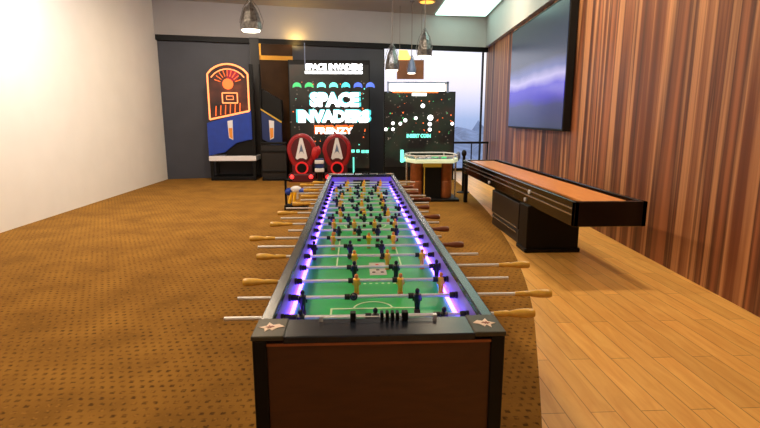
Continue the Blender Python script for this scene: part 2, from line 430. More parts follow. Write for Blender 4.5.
for sx in (-1, 1):
    x = sx * (hw - .006)
    m = MB(); m.box(min(x, x - sx * .02), max(x, x - sx * .02), -hl + .045, hl - .045, .34, RZ - .025); m.build('side_panel', 'brown', table)
    x = sx * hw
    m = MB(); m.box(min(x, x - sx * SR), max(x, x - sx * SR), -hl + .095, hl - .095, RZ - .028, RZ); m.build('side_rail', 'rail', table, .004)
    xi = sx * (hw - SR)
    m = MB(); m.box(min(xi, xi + sx * .012), max(xi, xi + sx * .012), -hl + ER, hl - ER, FZ - .05, RZ - .028); m.build('inner_wall', 'inner', table)
    xs_ = sx * (hw - SR - .002)
    m = MB(); m.box(min(xs_, xs_ - sx * .016), max(xs_, xs_ - sx * .016), -hl + ER + .01, hl - ER - .01, FZ + .002, FZ + .012); m.build('led_strip', 'led_core', table, .002)
m = MB(); m.box(-hw + SR, hw - SR, -hl + ER, hl - ER, FZ - .03, FZ); fld = m.build('playing_field', 'field', table)
# white markings on the field
m = MB(); fz0, fz1 = FZ, FZ + .0012
fy = lambda Y: Y - TCY
def strip(x0, x1, y0, y1, mi=0): m.box(min(x0, x1), max(x0, x1), min(y0, y1), max(y0, y1), fz0, fz1, mi)
def arc(cx, cy, r, a0, a1, w=.008, n=24):
    for i in range(n):
        a = a0 + (a1 - a0) * i / n; b = a0 + (a1 - a0) * (i + 1) / n
        q = [(cx + (r + k) * math.cos(t), cy + (r + k) * math.sin(t)) for t, k in ((a, -w / 2), (b, -w / 2), (b, w / 2), (a, w / 2))]
        m.prism(q, fz0, fz1, 'z')
for sy in (-1, 1):
    e = sy * (hl - ER); b = sy * (hl - ER - .46)
    for sx in (-1, 1): strip(sx * .185, sx * .177, e, b); strip(sx * .10, sx * .093, e, sy * (hl - ER - .2))
    strip(-.185, .185, b, b - sy * .012); strip(-.10, .10, sy * (hl - ER - .2), sy * (hl - ER - .208))
    arc(0, b, .085, PI if sy > 0 else 0, 2 * PI if sy > 0 else PI)
    m.build('field_marking', 'line', fld); m = MB()
    for i in range(7):                                         # dotted row across the field
        arc(-.06 + .03 * i, sy * (hl - ER - .80), .004, 0, 2 * PI, .008, 8)
    m.build('dotted_marking', 'line', fld); m = MB()
strip(-hw + SR, hw - SR, -.007, .007); arc(0, 0, .16, 0, 2 * PI, .010, 40); arc(0, 0, .006, 0, 2 * PI, .012, 8)
m.build('field_marking', 'line', fld)
for sx in (-1, 1):
    for y0_, y1_ in ((-1.1, -.35), (.35, 1.1)):
        m = MB(); strip(sx * .185, sx * .177, y0_, y1_); m.build('field_marking', 'line', fld)
m = MB(); m.box(.0, .09, fy(2.53), fy(2.76), FZ, FZ + .0014, 0)
for cx_, cy_ in ((.022, .05), (.045, .09), (.068, .05), (.022, .15), (.068, .15), (.045, .19)):
    m.lathe([(.010, 0), (.010, .0022)], (cx_, fy(2.53) + cy_, FZ), 'z', 10, 1 if cy_ > .1 else 2)
m.build('field_patch', ['patch', 'red', 'black'], fld)
# corner caps with a pale emblem
for sx in (-1, 1):
    for sy in (-1, 1):
        m = MB(); x0 = sx * (hw + .003); x1 = sx * (hw - .098); y0 = sy * (hl + .003); y1 = sy * (hl - ER - .002)
        m.box(min(x0, x1), max(x0, x1), min(y0, y1), max(y0, y1), RZ - .012, RZ + .004)
        cap = m.build('corner_cap', 'cap', table, .004)
        cx_ = sx * (hw - .050); cy_ = sy * (hl - .066)
        star = [(-.040, .000), (-.016, .012), (-.012, .038), (.004, .018), (.022, .024), (.042, .004), (.020, -.006), (.006, -.026), (-.004, -.012), (-.016, -.034), (-.020, -.010)]
        k_ = 1 if sx < 0 else .9
        m = MB(); m.prism([(cx_ + u * sx * -1 * k_, cy_ + v) for u, v in star], RZ + .004, RZ + .0055, 'z'); em = m.build('emblem', 'emblem', cap)
        m = MB(); m.prism([(cx_ + u * .35 * sx * -1 + .004 * sx, cy_ + v * .35) for u, v in star], RZ + .0055, RZ + .0065, 'z', 1)
        m.build('emblem', ['emblem', 'emblem_red'], cap)
# score counters along the near and far end rails
for sy in (-1, 1):
    y = sy * (hl - ER + .020); zc = RZ + .012
    m = MB(); m.tube((-.19, y, zc), (.19, y, zc), .0025)
    for x in (-.19, .19): m.box(x - .006, x + .006, y - .008, y + .008, RZ, zc + .006)
    sr = m.build('score_rail', 'chrome', table)
    for x in (-.088, -.080, .012, .030, .047, .064, .084, .094):
        b = MB(); b.box(x - .0055, x + .0055, y - .013, y + .013, RZ + .001, RZ + .030); b.build('score_bead', 'black', sr, .003)

# player meshes (one per team), pivot on the rod axis
def player_meshes(team):
    body, head = ('yellow', 'orange') if team == 'Y' else ('man_black', 'man_black')
    shoe = 'orange' if team == 'Y' else 'maroon'
    b = MB()
    b.lathe([(.009, .012), (.016, .008), (.0175, -.004), (.0145, -.020), (.0125, -.030)], (0, 0, 0), 'z', 12)   # torso
    for sx in (-1, 1):
        b.tube((sx * .015, 0, .006), (sx * .0155, .002, -.022), .0055, 8, 0, .0045)     # arms at the sides
        b.tube((sx * .0055, 0, -.026), (sx * .0050, 0, -.062), .0068, 8, 0, .0050)      # legs
    bo = b.build('player', body, None, smooth=True)
    h = MB(); h.ball((0, 0, .022), .0095, .0095, .0115); ho = h.build('head', head, None, smooth=True)
    f = MB(); f.box(-.012, .012, -.010, .013, -.078, -.060); fo = f.build('foot_block', shoe, None, .003)
    ms = (bo.data, ho.data, fo.data)
    for o in (bo, ho, fo): bpy.data.objects.remove(o)
    return ms
PM = {'Y': player_meshes('Y'), 'B': player_meshes('B')}
ORD = ['first', 'second', 'third', 'fourth', 'fifth', 'sixth', 'seventh', 'eighth', 'ninth', 'tenth', 'eleventh', 'twelfth', 'thirteenth', 'fourteenth', 'fifteenth', 'sixteenth', 'seventeenth', 'eighteenth', 'nineteenth', 'twentieth']
NUM = {2: 'two', 3: 'three', 4: 'four', 5: 'five'}
# handle end X for each rod, and the X of its players where they could be read from the photo
far_end = {0: -.492, 1: -.491, 2: .707, 4: .669, 5: -.569, 7: -.45}
hx = {0: .681, 1: .83, 2: -.518, 3: .883, 4: -.538, 5: .636, 6: -.662, 7: .628, 8: -.606, 9: .639, 10: -.619}
men = {0: [-.21, .07, .33], 1: [-.225, -.012, .255], 2: [.0, .203, .392], 3: [-.01, .20, .405], 4: [-.01, .17, .36], 5: [-.245, -.035, .15], 6: [-.145, .08, .235], 7: [-.115, .02, .145, .27]}
man_tilt = {1: [0, 1.15, 0], 2: [.15, .1, -.1], 0: [.1, 0, .1]}
for k in range(20):
    Y = 1.779 + .2133 * k; z = .83
    team = 'B' if k in (0, 1) or (k % 2 == 1 and k != 19) else 'Y'
    side = -1 if team == 'Y' else 1
    end = hx.get(k, side * random.uniform(.55, .70) + (.07 if side > 0 else .05))
    xs = men.get(k)
    if xs is None:
        n = {18: 3, 19: 3}.get(k, random.choice([3, 4, 5, 4])); gap = {3: .19, 4: .145, 5: .118}[n]; c = TCX + random.uniform(-.06, .06)
        xs = [c + (i - (n - 1) / 2) * gap for i in range(n)]
    where = 'right' if side > 0 else 'left'
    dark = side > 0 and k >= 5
    lab = '%s rod from the near table end, %s %s players, %s handle at %s' % (ORD[k], NUM[len(xs)], 'black' if team == 'B' else 'yellow', 'dark' if dark else 'golden', where)
    rod = thing('foosball_rod', lab, 'foosball rod', (0, Y, z), 0, 'rods across the foosball table')
    m = MB(); a = end - side * .15; b_ = far_end.get(k, end - side * 1.20)
    m.tube((min(a, b_), 0, 0), (max(a, b_), 0, 0), .0078, 12); m.build('shaft', 'chrome', rod, smooth=True)
    h = MB(); s_ = -side
    prof = [(.004, 0), (.0155, .003), (.0185, .014), (.0185, .045), (.0165, .075), (.0125, .098), (.0105, .112), (.0130, .124), (.0115, .150), (.0098, .178), (.008, .182)]
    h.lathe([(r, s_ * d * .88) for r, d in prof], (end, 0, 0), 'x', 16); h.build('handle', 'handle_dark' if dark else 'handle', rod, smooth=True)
    for bx in (TX0 + SR + .022, TX1 - SR - .022):              # rubber bumpers by the walls
        m = MB(); m.lathe([(.011, -.012), (.0135, -.008), (.0135, .008), (.011, .012)], (bx, 0, 0), 'x', 12); m.build('bumper', 'rubber', rod, smooth=True)
    for i, x in enumerate(xs):
        t = man_tilt[k][i] if k in man_tilt else random.choice([0, 0, .1, -.15, .2, -.1, .35, -.3])
        po = bpy.data.objects.new('player', PM[team][0]); COL.objects.link(po); po.parent = rod
        po.location = (x, 0, 0); po.rotation_euler = (t, 0, 0)
        for nm, me in (('head', PM[team][1]), ('foot_block', PM[team][2])):
            q = bpy.data.objects.new(nm, me); COL.objects.link(q); q.parent = po
        m = MB()
        m.lathe([(.0125, -.011), (.0125, .011)], (x - .027, 0, 0), 'x', 12)
        m.build('bumper', 'rubber', rod, smooth=True)
    for sx in (-1, 1):                                         # bearings stay with the table
        m = MB(); xo = sx * (hw - SR); m.lathe([(.015, 0), (.015, -sx * .010)], (xo, Y - TCY, z), 'x', 12)
        m.build('rod_bearing', 'bearing', table, smooth=True)

# ------------------------------------------------------------------ arcade: big display with two red seats
def P(px_, y_, Y): return at_y(px_, y_, Y)
DY = 13.62
x0 = P(289, 100, DY).x; x1 = P(370, 100, DY).x; zt = P(330, 60, DY).z
disp = thing('arcade_display', 'tall black arcade video display with big white glowing lettering behind the red seats', 'arcade machine', ((x0 + x1) / 2, DY, 0))
w2 = (x1 - x0) / 2
m = MB(); m.box(-w2, w2, 0, .18, .12, zt); m.build('housing', 'black', disp, .01)
m = MB(); m.box(-w2 + .03, w2 - .03, -.012, 0, .25, zt - .12); m.build('screen', 'led_black', disp)
m = MB(); m.box(-w2 - .02, w2 + .02, -.25, .22, 0, .14); m.build('plinth', 'black', disp, .01)
cx = (x0 + x1) / 2
def L(px_, y_): q = P(px_, y_, DY); return q.x - cx, q.z
u = (P(301, 100, DY) - P(300, 100, DY)).x                      # metres per photo pixel here
# marquee lettering, row of glowing domes standing in for display icons, title
zb = L(333, 69)[1]
m = MB(); m.box(L(303, 0)[0], L(362, 0)[0], -.03, -.012, L(0, 72.5)[1], L(0, 69.5)[1]); m.build('marquee_bar', 'white_glow', disp)
text_part('SPACE INVADERS', .20, 57 * u, .008, 'marquee_lettering', 'white_glow', disp, (L(333, 0)[0], -.02, L(0, 65.6)[1]), .012)
for i in range(7):
    px_ = 297 + 12.2 * i; xx, zz = L(px_, 85)
    m = MB(); r = .115
    pts = [(xx + r * math.cos(t), zz - .04 + r * .95 * math.sin(t)) for t in [PI * j / 8 for j in range(9)]] + [(xx - r, zz - .075), (xx - r * .4, zz - .045), (xx + r * .4, zz - .045), (xx + r, zz - .075)]
    m.prism(pts, -.026, -.012, 'y'); m.build('dome_icon', ['green_glow', 'green_glow', 'teal_glow', 'teal_glow', 'cyan_glow', 'blue_glow', 'blue_glow'][i], disp)
text_part('SPACE', .46, 52 * u, .006, 'title_lettering', 'cyan_glow', disp, (L(333.5, 0)[0], -.016, L(0, 99.4)[1]), .032)
text_part('SPACE', .46, 49 * u, .012, 'title_lettering', 'white_glow', disp, (L(333, 0)[0], -.020, L(0, 100)[1]), .028)
text_part('INVADERS', .40, 76 * u, .006, 'title_lettering', 'cyan_glow', disp, (L(332, 0)[0], -.016, L(0, 116.4)[1]), .032)
text_part('INVADERS', .40, 72 * u, .012, 'title_lettering', 'white_glow', disp, (L(332, 0)[0], -.020, L(0, 117)[1]), .028)
text_part('FRENZY', .24, 40 * u, .006, 'title_lettering', 'orange_led', disp, (L(332, 0)[0], -.016, L(0, 130.2)[1]), .03)
text_part('FRENZY', .22, 38 * u, .012, 'title_lettering', 'white_glow', disp, (L(332, 0)[0], -.020, L(0, 131.5)[1]), .008)
m = MB()
for i in range(110):                                           # scattered pin lights: surface pattern of the screen
    px_ = random.uniform(291, 368); y_ = random.uniform(78, 160); xx, zz = L(px_, y_); r = random.uniform(.008, .022)
    m.lathe([(r, -.015), (r, -.012)], (xx, 0, zz), 'y', 8, random.choice([0, 0, 0, 1, 2, 0]))
for px_, y_ in ((349, 151), (353, 151), (358, 151), (363, 151.5), (367, 151.5)):
    xx, zz = L(px_, y_); m.box(xx - .045, xx + .045, -.016, -.012, zz - .04, zz + .04, 2)
pl = m.build('pin_lights', ['dim_led', 'orange_led', 'teal_glow'], disp); pl['kind'] = 'stuff'
m = MB(); xx = L(352, 0)[0]; m.box(xx - .02, xx + .02, -.24, -.20, .14, L(0, 158)[1]); m.build('light_post', 'teal_glow', disp)
m = MB(); xa = L(303.3, 0)[0]; m.box(xa - .012, xa + .012, -.03, 0, zt - .2, zt + .42); m.build('frame_post', 'blue_grey', disp)

SY = 12.75
def seat(px_, label):
    c = P(px_, 150, SY)
    t = thing('arcade_chair', label, 'arcade chair', (c.x, SY, 0), 0, 'red arcade chairs')
    k = (P(301, 150, SY) - P(300, 150, SY)).x
    zz = lambda y_: P(px_, y_, SY).z
    zc = zz(151); 
    out = [(15 * k * math.cos(a) * (1.0 if math.sin(a) > 0 else .94), zc + (17.5 * k if math.sin(a) > 0 else 20 * k) * math.sin(a)) for a in [2 * PI * i / 28 for i in range(28)]]
    m = MB(); m.prism(out, 0, .16, 'y'); m.build('backrest', 'red_vinyl', t, .05, True, 4)
    inn = [(x * .70, zc + (z - zc) * .72 + .03) for x, z in out]
    m = MB(); m.prism(inn, -.02, .02, 'y'); pad = m.build('seat_pad', 'dark_red', t, .015, True, 3)
    m = MB(); tri = [(-6 * k, zz(158)), (-2 * k, zz(141)), (-1.2 * k, zz(138)), (1.2 * k, zz(138)), (2 * k, zz(141)), (6 * k, zz(158)), (4.5 * k, zz(159.5)), (1.5 * k, zz(158)), (-1.5 * k, zz(158)), (-4.5 * k, zz(159.5))]
    m.prism(tri, -.045, -.02, 'y'); e = m.build('emblem', 'white', t)
    m = MB(); m.prism([(-2.6 * k, zz(154)), (0, zz(143.5)), (2.6 * k, zz(154)), (1.2 * k, zz(151.5)), (-1.2 * k, zz(151.5))], -.055, -.045, 'y'); m.build('emblem_center', 'blue_grey', t)
    m = MB(); m.lathe([(6.6 * k, -.05), (6.6 * k, .0), (5.2 * k, .0), (5.2 * k, -.05)], (0, 0, zz(168)), 'y', 24); r_ = m.build('speaker_ring', 'red_ring', t, smooth=True)
    m = MB(); m.lathe([(4.8 * k, -.055), (4.8 * k, 0)], (0, 0, zz(168)), 'y', 24); m.build('speaker_cone', 'black', t)
    m = MB(); m.box(-13 * k, 13 * k, -.18, .22, 0, zz(173.5)); m.box(-10 * k, 10 * k, 0, .2, 0, zz(165)); m.build('base', 'dark_red', t, .02)
    for sx in (-1, 1):
        m = MB(); m.ball((sx * 9.5 * k, -.19, zz(176)), .05, .04, .05); m.build('side_lamp', 'red_glow', t, smooth=True)
    return t
seat(301.5, 'red oval backed arcade seat with white emblem, the one nearer the basketball machine')
seat(337, 'red oval backed arcade seat with white emblem, the one nearer the game console table')
# gun mount between the seats
c = P(319.5, 160, 12.2)
t = thing('gun_mount', 'red, white and blue arcade gun mount standing between the red seats', 'arcade gun', (c.x, 12.2, 0))
m = MB(); m.lathe([(.14, 0), (.12, .06), (.07, .10), (.06, .34), (.10, .40)], (0, 0, 0), 'z', 14); m.build('pedestal', 'black', t, smooth=True)
m = MB(); m.box(-.10, .10, -.10, .12, .40, .62); m.build('gun_body', 'navy', t, .02)
for z_ in (.30, .50): 
    m = MB(); m.box(-.11, .11, -.12, .02, z_, z_ + .09); m.build('white_band', 'white', t, .015)
m = MB(); m.ball((-.10, 0, .74), .09, .09, .16); m.ball((-.03, .05, .80), .07, .07, .12); m.build('red_shroud', 'red', t, smooth=True)

# ------------------------------------------------------------------ second display with pin lights, right of the first
DY2 = 12.85
x0 = P(384, 100, DY2).x; x1 = P(455.5, 100, DY2).x; zt2 = P(420, 91.5, DY2).z
cx = (x0 + x1) / 2; w2 = (x1 - x0) / 2
d2 = thing('arcade_cabinet', 'wide black arcade display of scattered dots with white framed marquee, before the window', 'arcade machine', (cx, DY2, 0))
def L2(px_, y_): q = P(px_, y_, DY2); return q.x - cx, q.z
u = (P(401, 100, DY2) - P(400, 100, DY2)).x
m = MB(); m.box(-w2, w2, 0, .2, 0, zt2); m.build('housing', 'black', d2, .01)
m = MB(); m.box(-w2 + .03, w2 - .03, -.012, 0, .35, zt2 - .03); m.build('screen', 'led_green', d2)
m = MB(); m.box(L2(388, 0)[0], L2(450, 0)[0], .02, .12, zt2, L2(0, 80)[1]); mq = m.build('marquee', 'white', d2, .01)
m = MB(); m.box(L2(391, 0)[0], L2(447, 0)[0], .006, .02, L2(0, 90)[1], L2(0, 82)[1]); m.build('marquee_light', 'white_glow', d2)
m = MB()
for a, b, c_, d_ in ((387.5, 451, 82, 80.5), (387.5, 389, 92, 80), (449, 451, 92, 80)): m.box(L2(a, 0)[0], L2(b, 0)[0], -.002, .02, L2(0, c_)[1], L2(0, d_)[1])
m.build('marquee_frame', 'blue_grey', d2)
m = MB(); m.box(L2(393, 0)[0], L2(440, 0)[0], -.012, .01, L2(0, 92)[1], L2(0, 90.5)[1]); m.build('light_strip', 'orange_led', d2)
m = MB(); m.box(L2(413, 0)[0], L2(428, 0)[0], -.02, -.008, L2(0, 95)[1], L2(0, 92)[1]); m.build('light_sign', 'white_glow', d2)
m = MB()
dots = [(50, 298, .05), (90, 298, .05), (90, 268, .05), (127, 270, .05), (152, 253, .055), (205, 242, .05), (240, 180, .062), (278, 240, .085), (275, 272, .06), (275, 300, .055), (388, 270, .05)]
for a, b, r in dots:
    xx, zz = L2(375 + a / 5.03, 70 + b / 5.03); xx = max(min(xx, w2 - .05), -w2 + .05)
    mm = MB(); mm.lathe([(r * .85, -.02), (r * .85, -.012)], (xx, 0, zz), 'y', 12, 0); mm.build('dot_light', 'white_glow', d2)
for i in range(110):
    xx = random.uniform(-w2 + .05, w2 - .05); zz = random.uniform(.9, zt2 - .06); r = random.uniform(.007, .018)
    m.lathe([(r, -.015), (r, -.012)], (xx, 0, zz), 'y', 8, random.choice([1, 1, 1, 1, 2, 3]))
pl = m.build('pin_lights', ['white_glow', 'dim_led', 'orange_led', 'green_glow'], d2); pl['kind'] = 'stuff'
text_part('INSERT COIN', .12, 24.5 * u, .005, 'screen_lettering', 'teal_glow', d2, (L2(420.5, 0)[0], -.018, L2(0, 136.7)[1]), .008)
# ------------------------------------------------------------------ game console table
CY = 9.75
xl = P(405, 156, CY).x; xr = P(456, 156, CY).x; cx = (xl + xr) / 2; rw = (xr - xl) / 2
zt3 = P(430, 156, CY).z
ct = thing('game_table', 'eight sided game table with glowing pale edge and copper side drums', 'arcade table', (cx, CY, 0))
oct_ = lambda rx, ry: [(rx * sx_, ry * sy_) for sx_, sy_ in ((-1, -.35), (-.72, -1), (.72, -1), (1, -.35), (1, .35), (.72, 1), (-.72, 1), (-1, .35))]
m = MB(); m.prism(oct_(rw, .52), zt3 - .10, zt3 - .03, 'z'); m.build('table_top', 'edge_glow', ct, .012)
m = MB(); m.prism(oct_(rw * .90, .45), zt3 - .03, zt3 - .022, 'z'); m.build('play_tray', 'tray', ct)
m = MB(); o1 = oct_(rw * .97, .50)
for a, b in zip(o1, o1[1:] + o1[:1]): m.tube((a[0], a[1], zt3 + .035), (b[0], b[1], zt3 + .035), .012); m.tube((a[0], a[1], zt3 - .04), (a[0], a[1], zt3 + .035), .010)
m.build('guard_rim', 'white', ct, smooth=True)
m = MB()
for x, y, r, mi in ((-.18, -.12, .06, 0), (.1, .06, .07, 1), (-.02, .2, .05, 0), (.24, -.15, .05, 1), (-.28, .1, .04, 2)): m.lathe([(r, 0), (r, .02)], (x, y, zt3 - .022), 'z', 14, mi)
m.build('play_piece', ['white', 'green_glow', 'yellow_trim'], ct)
dx0 = P(416.5, 180, CY).x - cx; dx1 = P(444.5, 180, CY).x - cx
for x in (dx0, dx1):
    m = MB(); m.lathe([(.125, .05), (.13, .07), (.13, .36), (.12, .38), (.13, .40), (.13, zt3 - .12), (.11, zt3 - .10)], (x, -.05, 0), 'z', 20); m.build('side_drum', 'copper', ct, smooth=True)
m = MB(); m.box(dx0 + .10, dx1 - .10, -.20, .25, .02, zt3 - .20); m.build('center_panel', 'black', ct, .01)
m = MB(); m.box(dx0 + .10, dx1 - .10, -.21, -.18, zt3 - .20, zt3 - .10); m.box(dx0 + .115, dx0 + .135, -.21, -.19, .05, zt3 - .20); m.build('panel_trim', 'yellow_trim', ct)
m = MB(); m.box(-.46, .52, -.36, .42, 0, .05); m.build('base_plate', 'black', ct, .012)
for px_ in (404.5, 457.5):
    x = P(px_, 170, CY).x - cx; x = max(min(x, rw * .95), -rw * .95)
    m = MB(); m.tube((x, -.1, .05), (x, -.1, zt3 - .10), .02); m.build('support_post', 'steel', ct, smooth=True)
xg = P(402, 155, CY).x - cx
m = MB(); m.box(xg - .03, xg + .03, -.06, .06, zt3 - .12, zt3 + .12); m.box(xg - .03, -rw * .9, -.05, .05, zt3 - .10, zt3 - .06); m.build('side_light', 'teal_glow', ct, .01)
xg = P(458, 155, CY).x - cx
m = MB(); m.ball((xg, 0, zt3 + .0), .05, .05, .09); m.box(rw * .9, xg + .02, -.04, .04, zt3 - .09, zt3 - .06); m.build('side_light', 'blue_grey', ct, smooth=True)

# ------------------------------------------------------------------ railing before the window
ry = 14.35
p0 = P(457, 142.5, 14.6); p1 = P(485, 142.5, 14.9)
t = thing('guard_railing', 'thin black metal guard rail standing before the bright window', 'railing', (p0.x, 14.5, 0))
L_ = p1.x - p0.x
m = MB(); m.box(-.3, L_, -.025, .025, p0.z - .03, p0.z + .03); m.build('top_rail', 'black', t, .006)
for x in (-.28, L_ * .45, L_ - .03):
    m = MB(); m.tube((x, 0, 0), (x, 0, p0.z - .03), .018); m.tube((x, 0, 0), (x, 0, .015), .05); m.build('rail_post', 'black', t, smooth=True)

# ------------------------------------------------------------------ shuffleboard table
BX0, BX1 = 2.04, 2.74; BY0, BY1 = 4.5, 9.45; BZ = .80
sb = thing('shuffleboard_table', 'long black shuffleboard table with orange maple top beside the wood wall', 'shuffleboard table', ((BX0 + BX1) / 2, (BY0 + BY1) / 2, 0))
bw = (BX1 - BX0) / 2; bl = (BY1 - BY0) / 2
m = MB(); m.box(-bw + .13, bw - .13, -bl + .1, bl - .1, BZ - .10, BZ - .015); m.build('playfield', 'play_wood', sb)
m = MB(); m.box(-bw + .02, bw - .02, -bl + .02, bl - .02, BZ - .20, BZ - .10); m.build('gutter', 'charcoal', sb)
for sx in (-1, 1):
    m = MB(); x = sx * bw; m.box(min(x, x - sx * .05), max(x, x - sx * .05), -bl, bl, BZ - .24, BZ); sp_ = m.build('side_board', 'black_gloss', sb, .008)
    m = MB()
    for z_ in (BZ - .07, BZ - .13): 
        xo = x + sx * .004; m.box(min(xo, x - sx * .004), max(xo, x - sx * .004), -bl + .05, bl - .05, z_ - .008, z_ + .008)
    m.build('steel_strip', 'steel', sp_)
    for yy in (5.85, 5.72, 7.5):
        m = MB(); m.lathe([(.024, 0), (.024, sx * .014)], (x, yy - (BY0 + BY1) / 2, BZ - .19 if yy != 5.72 else BZ - .08), 'x', 12)
        m.build('round_stud', 'white', sp_, smooth=True)
for sy in (-1, 1):
    m = MB(); y = sy * bl; m.box(-bw, bw, min(y, y - sy * .06), max(y, y - sy * .06), BZ - .24, BZ); m.build('end_board', 'black_gloss', sb, .008)
yo = (BY0 + BY1) / 2
m = MB(); m.box(-bw - .03, bw - .1, 5.66 - yo, 5.95 - yo, 0, BZ - .24); m.box(-bw - .05, bw - .08, 5.64 - yo, 5.97 - yo, 0, .05); m.build('pedestal', 'black', sb, .01)
m = MB(); m.box(-bw + .01, bw - .1, 6.1 - yo, 7.35 - yo, .18, BZ - .28); m.box(-bw + .02, bw - .12, 6.1 - yo, 7.33 - yo, 0, .18); m.build('storage_box', 'charcoal', sb, .01)
m = MB()
for z_ in (.13, .19): m.box(-bw + .004, -bw + .012, 6.15 - yo, 7.3 - yo, z_, z_ + .012)
m.build('storage_trim', 'steel', sb)
for sx in (-1, 1):
    m = MB(); x = sx * (bw - .05); m.box(x - .03, x + .03, bl - .16, bl - .06, 0, BZ - .24); m.build('leg', 'black', sb, .006)
c = P(464, 158, 10.6)
t = thing('post', 'slim black post with rounded top between game table and shuffleboard', 'post', (c.x, 10.6, 0))
m = MB(); m.lathe([(.14, 0), (.14, .015), (.04, .03), (.03, .05)], (0, 0, 0), 'z', 18); m.build('base', 'black', t, smooth=True)
m = MB(); m.tube((0, 0, .04), (0, 0, c.z + .05), .032, 14); m.build('pole', 'black', t, smooth=True)
m = MB(); m.ball((0, 0, c.z + .10), .055, .055, .075); m.build('knob', 'black', t, smooth=True)

# ------------------------------------------------------------------ wall screen on the right
d0 = 3.45; tvw = 3.7
q = RWP(d0 + tvw / 2, -.09)
z0 = 1.36; z1 = 3.50
tv = thing('wall_screen', 'very large dark wall screen with violet picture on the wood wall', 'screen', (q[0], q[1], 0), math.atan2(RW.y, RW.x))
# local x runs along the wall towards the viewer, local y points into the wall's room side
m = MB(); m.box(-tvw / 2, tvw / 2, -.05, .08, z0, z1); m.build('casing', 'black', tv, .01)
m = MB(); m.box(-tvw / 2 + .03, tvw / 2 - .03, -.058, -.05, z0 + .04, z1 - .04); m.build('screen', 'tv', tv)

# ------------------------------------------------------------------ basketball machine and its solid reflection
def hoop_machine(px_l, px_r, Y, label, flip=1, small=False):
    xl = P(px_l, 110, Y).x; xr = P(px_r, 110, Y).x; c = (xl + xr) / 2; h = (xr - xl) / 2
    t = thing('basketball_machine', label, 'basketball machine', (c, Y, 0), 0, 'basketball arcade machines')
    zz = lambda y_: P((px_l + px_r) / 2, y_, Y).z
    f = flip
    def pr(pts, y0, y1, name, mt, par=None, bev=0):
        m = MB(); m.prism([(f * x, z) for x, z in pts], y0, y1, 'y'); return m.build(name, mt, par or t, bev)
    D = .62 if not small else .42
    pr([(-h, zz(161)), (h, zz(161)), (h, zz(156)), (-h, zz(156))], -.02, D, 'ball_tray', 'white' if not small else 'charcoal', None, .01)
    pr([(-h * .96, 0), (h * .96, 0), (h * .96, .10), (-h * .96, .10)], 0, D, 'base', 'black', None, .01)
    for x in (-h * .9, h * .9):
        for y in (.04, D - .06):
            m = MB(); m.box(x - .04, x + .04, y - .03, y + .03, .1, zz(161)); m.build('leg', 'black', t)
    pr([(-h, zz(156)), (-h, zz(123)), (h * .92, zz(110)), (h * .92, zz(139)), (h * .2, zz(143)), (-h * .3, zz(152))], 0, .05, 'ramp_side', 'blue' if not small else 'navy', None, .01)
    pr([(h * .86, zz(156)), (h, zz(156)), (h, zz(64)), (h * .86, zz(64))], 0, .09, 'upright', 'black', None, .008)
    pr([(-h * .3, zz(155.9)), (h * .86, zz(155.9)), (h * .86, zz(139.5)), (h * .2, zz(143.5)), (-h * .3, zz(152.5))], .06, .4, 'ramp_bed', 'black')
    pr([(-.11 + .05, zz(138)), (.04, zz(140)), (.05, zz(120)), (-.08, zz(121))], -.012, 0, 'stripe_decal', 'white')
    pr([(-.05, zz(137)), (.03, zz(139)), (.035, zz(128)), (-.055, zz(128))], -.018, -.012, 'ball_decal', 'orange')
    if small:
        m = MB(); m.prism([(f * -h, zz(123)), (f * h * .92, zz(110)), (f * h * .92, zz(108.5)), (f * -h, zz(121.5))], -.03, .06, 'y'); m.build('top_trim', 'yellow_trim', t)
        pr([(-h, zz(122)), (-h, zz(100)), (h * .9, zz(88)), (h * .9, zz(109))], .1, .4, 'net_cage', 'black')
        return t
    out = [(-h * .86, zz(119.5))] + [(-h * .86 + h * 1.66 * i / 10, zz(74) + .24 * math.sin(PI * i / 10) ** .7) for i in range(11)] + [(h * .80, zz(111))]
    pr(out, .02, .10, 'backboard', 'board', None)
    m = MB(); ring = [(f * x, .0, z) for x, z in out]; m.path(ring + ring[:1], .022)
    ctr = sum(x for x, _ in out) / len(out); zc = zz(95)
    m2 = [(f * (ctr + (x - ctr) * .82), .0, zc + (z - zc) * .84) for x, z in out]; m.path(m2[1:-1], .014)
    m.build('neon_tube', 'amber_tube', t, smooth=True)
    m = MB(); m.lathe([(.13, -.01), (.13, .02)], (-.02, 0, zz(84)), 'y', 20); m.build('ball_light', 'orange_glow', t)
    m = MB(); m.lathe([(.15, -.004), (.15, .015)], (.10, 0, zz(75)), 'y', 16); m.build('crimson_light', 'crimson_glow', t)
    m = MB(); a, b, c_, d_ = -.17, .20, zz(103), zz(93)
    m.path([(a, -.01, c_), (b, -.01, c_), (b, -.01, d_), (a, -.01, d_), (a, -.01, c_)], .014)
    m.path([(a + .1, -.01, zz(99.5)), (b - .1, -.01, zz(99.5)), (b - .1, -.01, zz(96)), (a + .1, -.01, zz(96)), (a + .1, -.01, zz(99.5))], .008)
    m.build('target_frame', 'amber_tube', t, smooth=True)
    m = MB()
    for i in range(9): 
        a_ = PI * (.1 + .8 * i / 8); m.tube((-.02 + .19 * math.cos(a_), .0, zz(84) + .19 * math.sin(a_)), (-.02 + .34 * math.cos(a_), .0, zz(84) + .34 * math.sin(a_)), .010, 6)
    for i in range(6): m.tube((-.36 + .12 * i, .0, zz(116) + .02 * i), (-.34 + .12 * i, .0, zz(106) + .015 * i), .012, 6)
    m.build('ray_light', 'orange_glow', t)
    return t
hoop_machine(206, 254, 13.0, 'blue basketball machine with glowing orange arched backboard and white tray')
hoop_machine(260, 281, 13.22, 'solid dark reflection of the basketball machine, blue side, yellow sloped trim, past the dark post', -1, True)  # mirrored reflection in the panel, built as a second solid machine
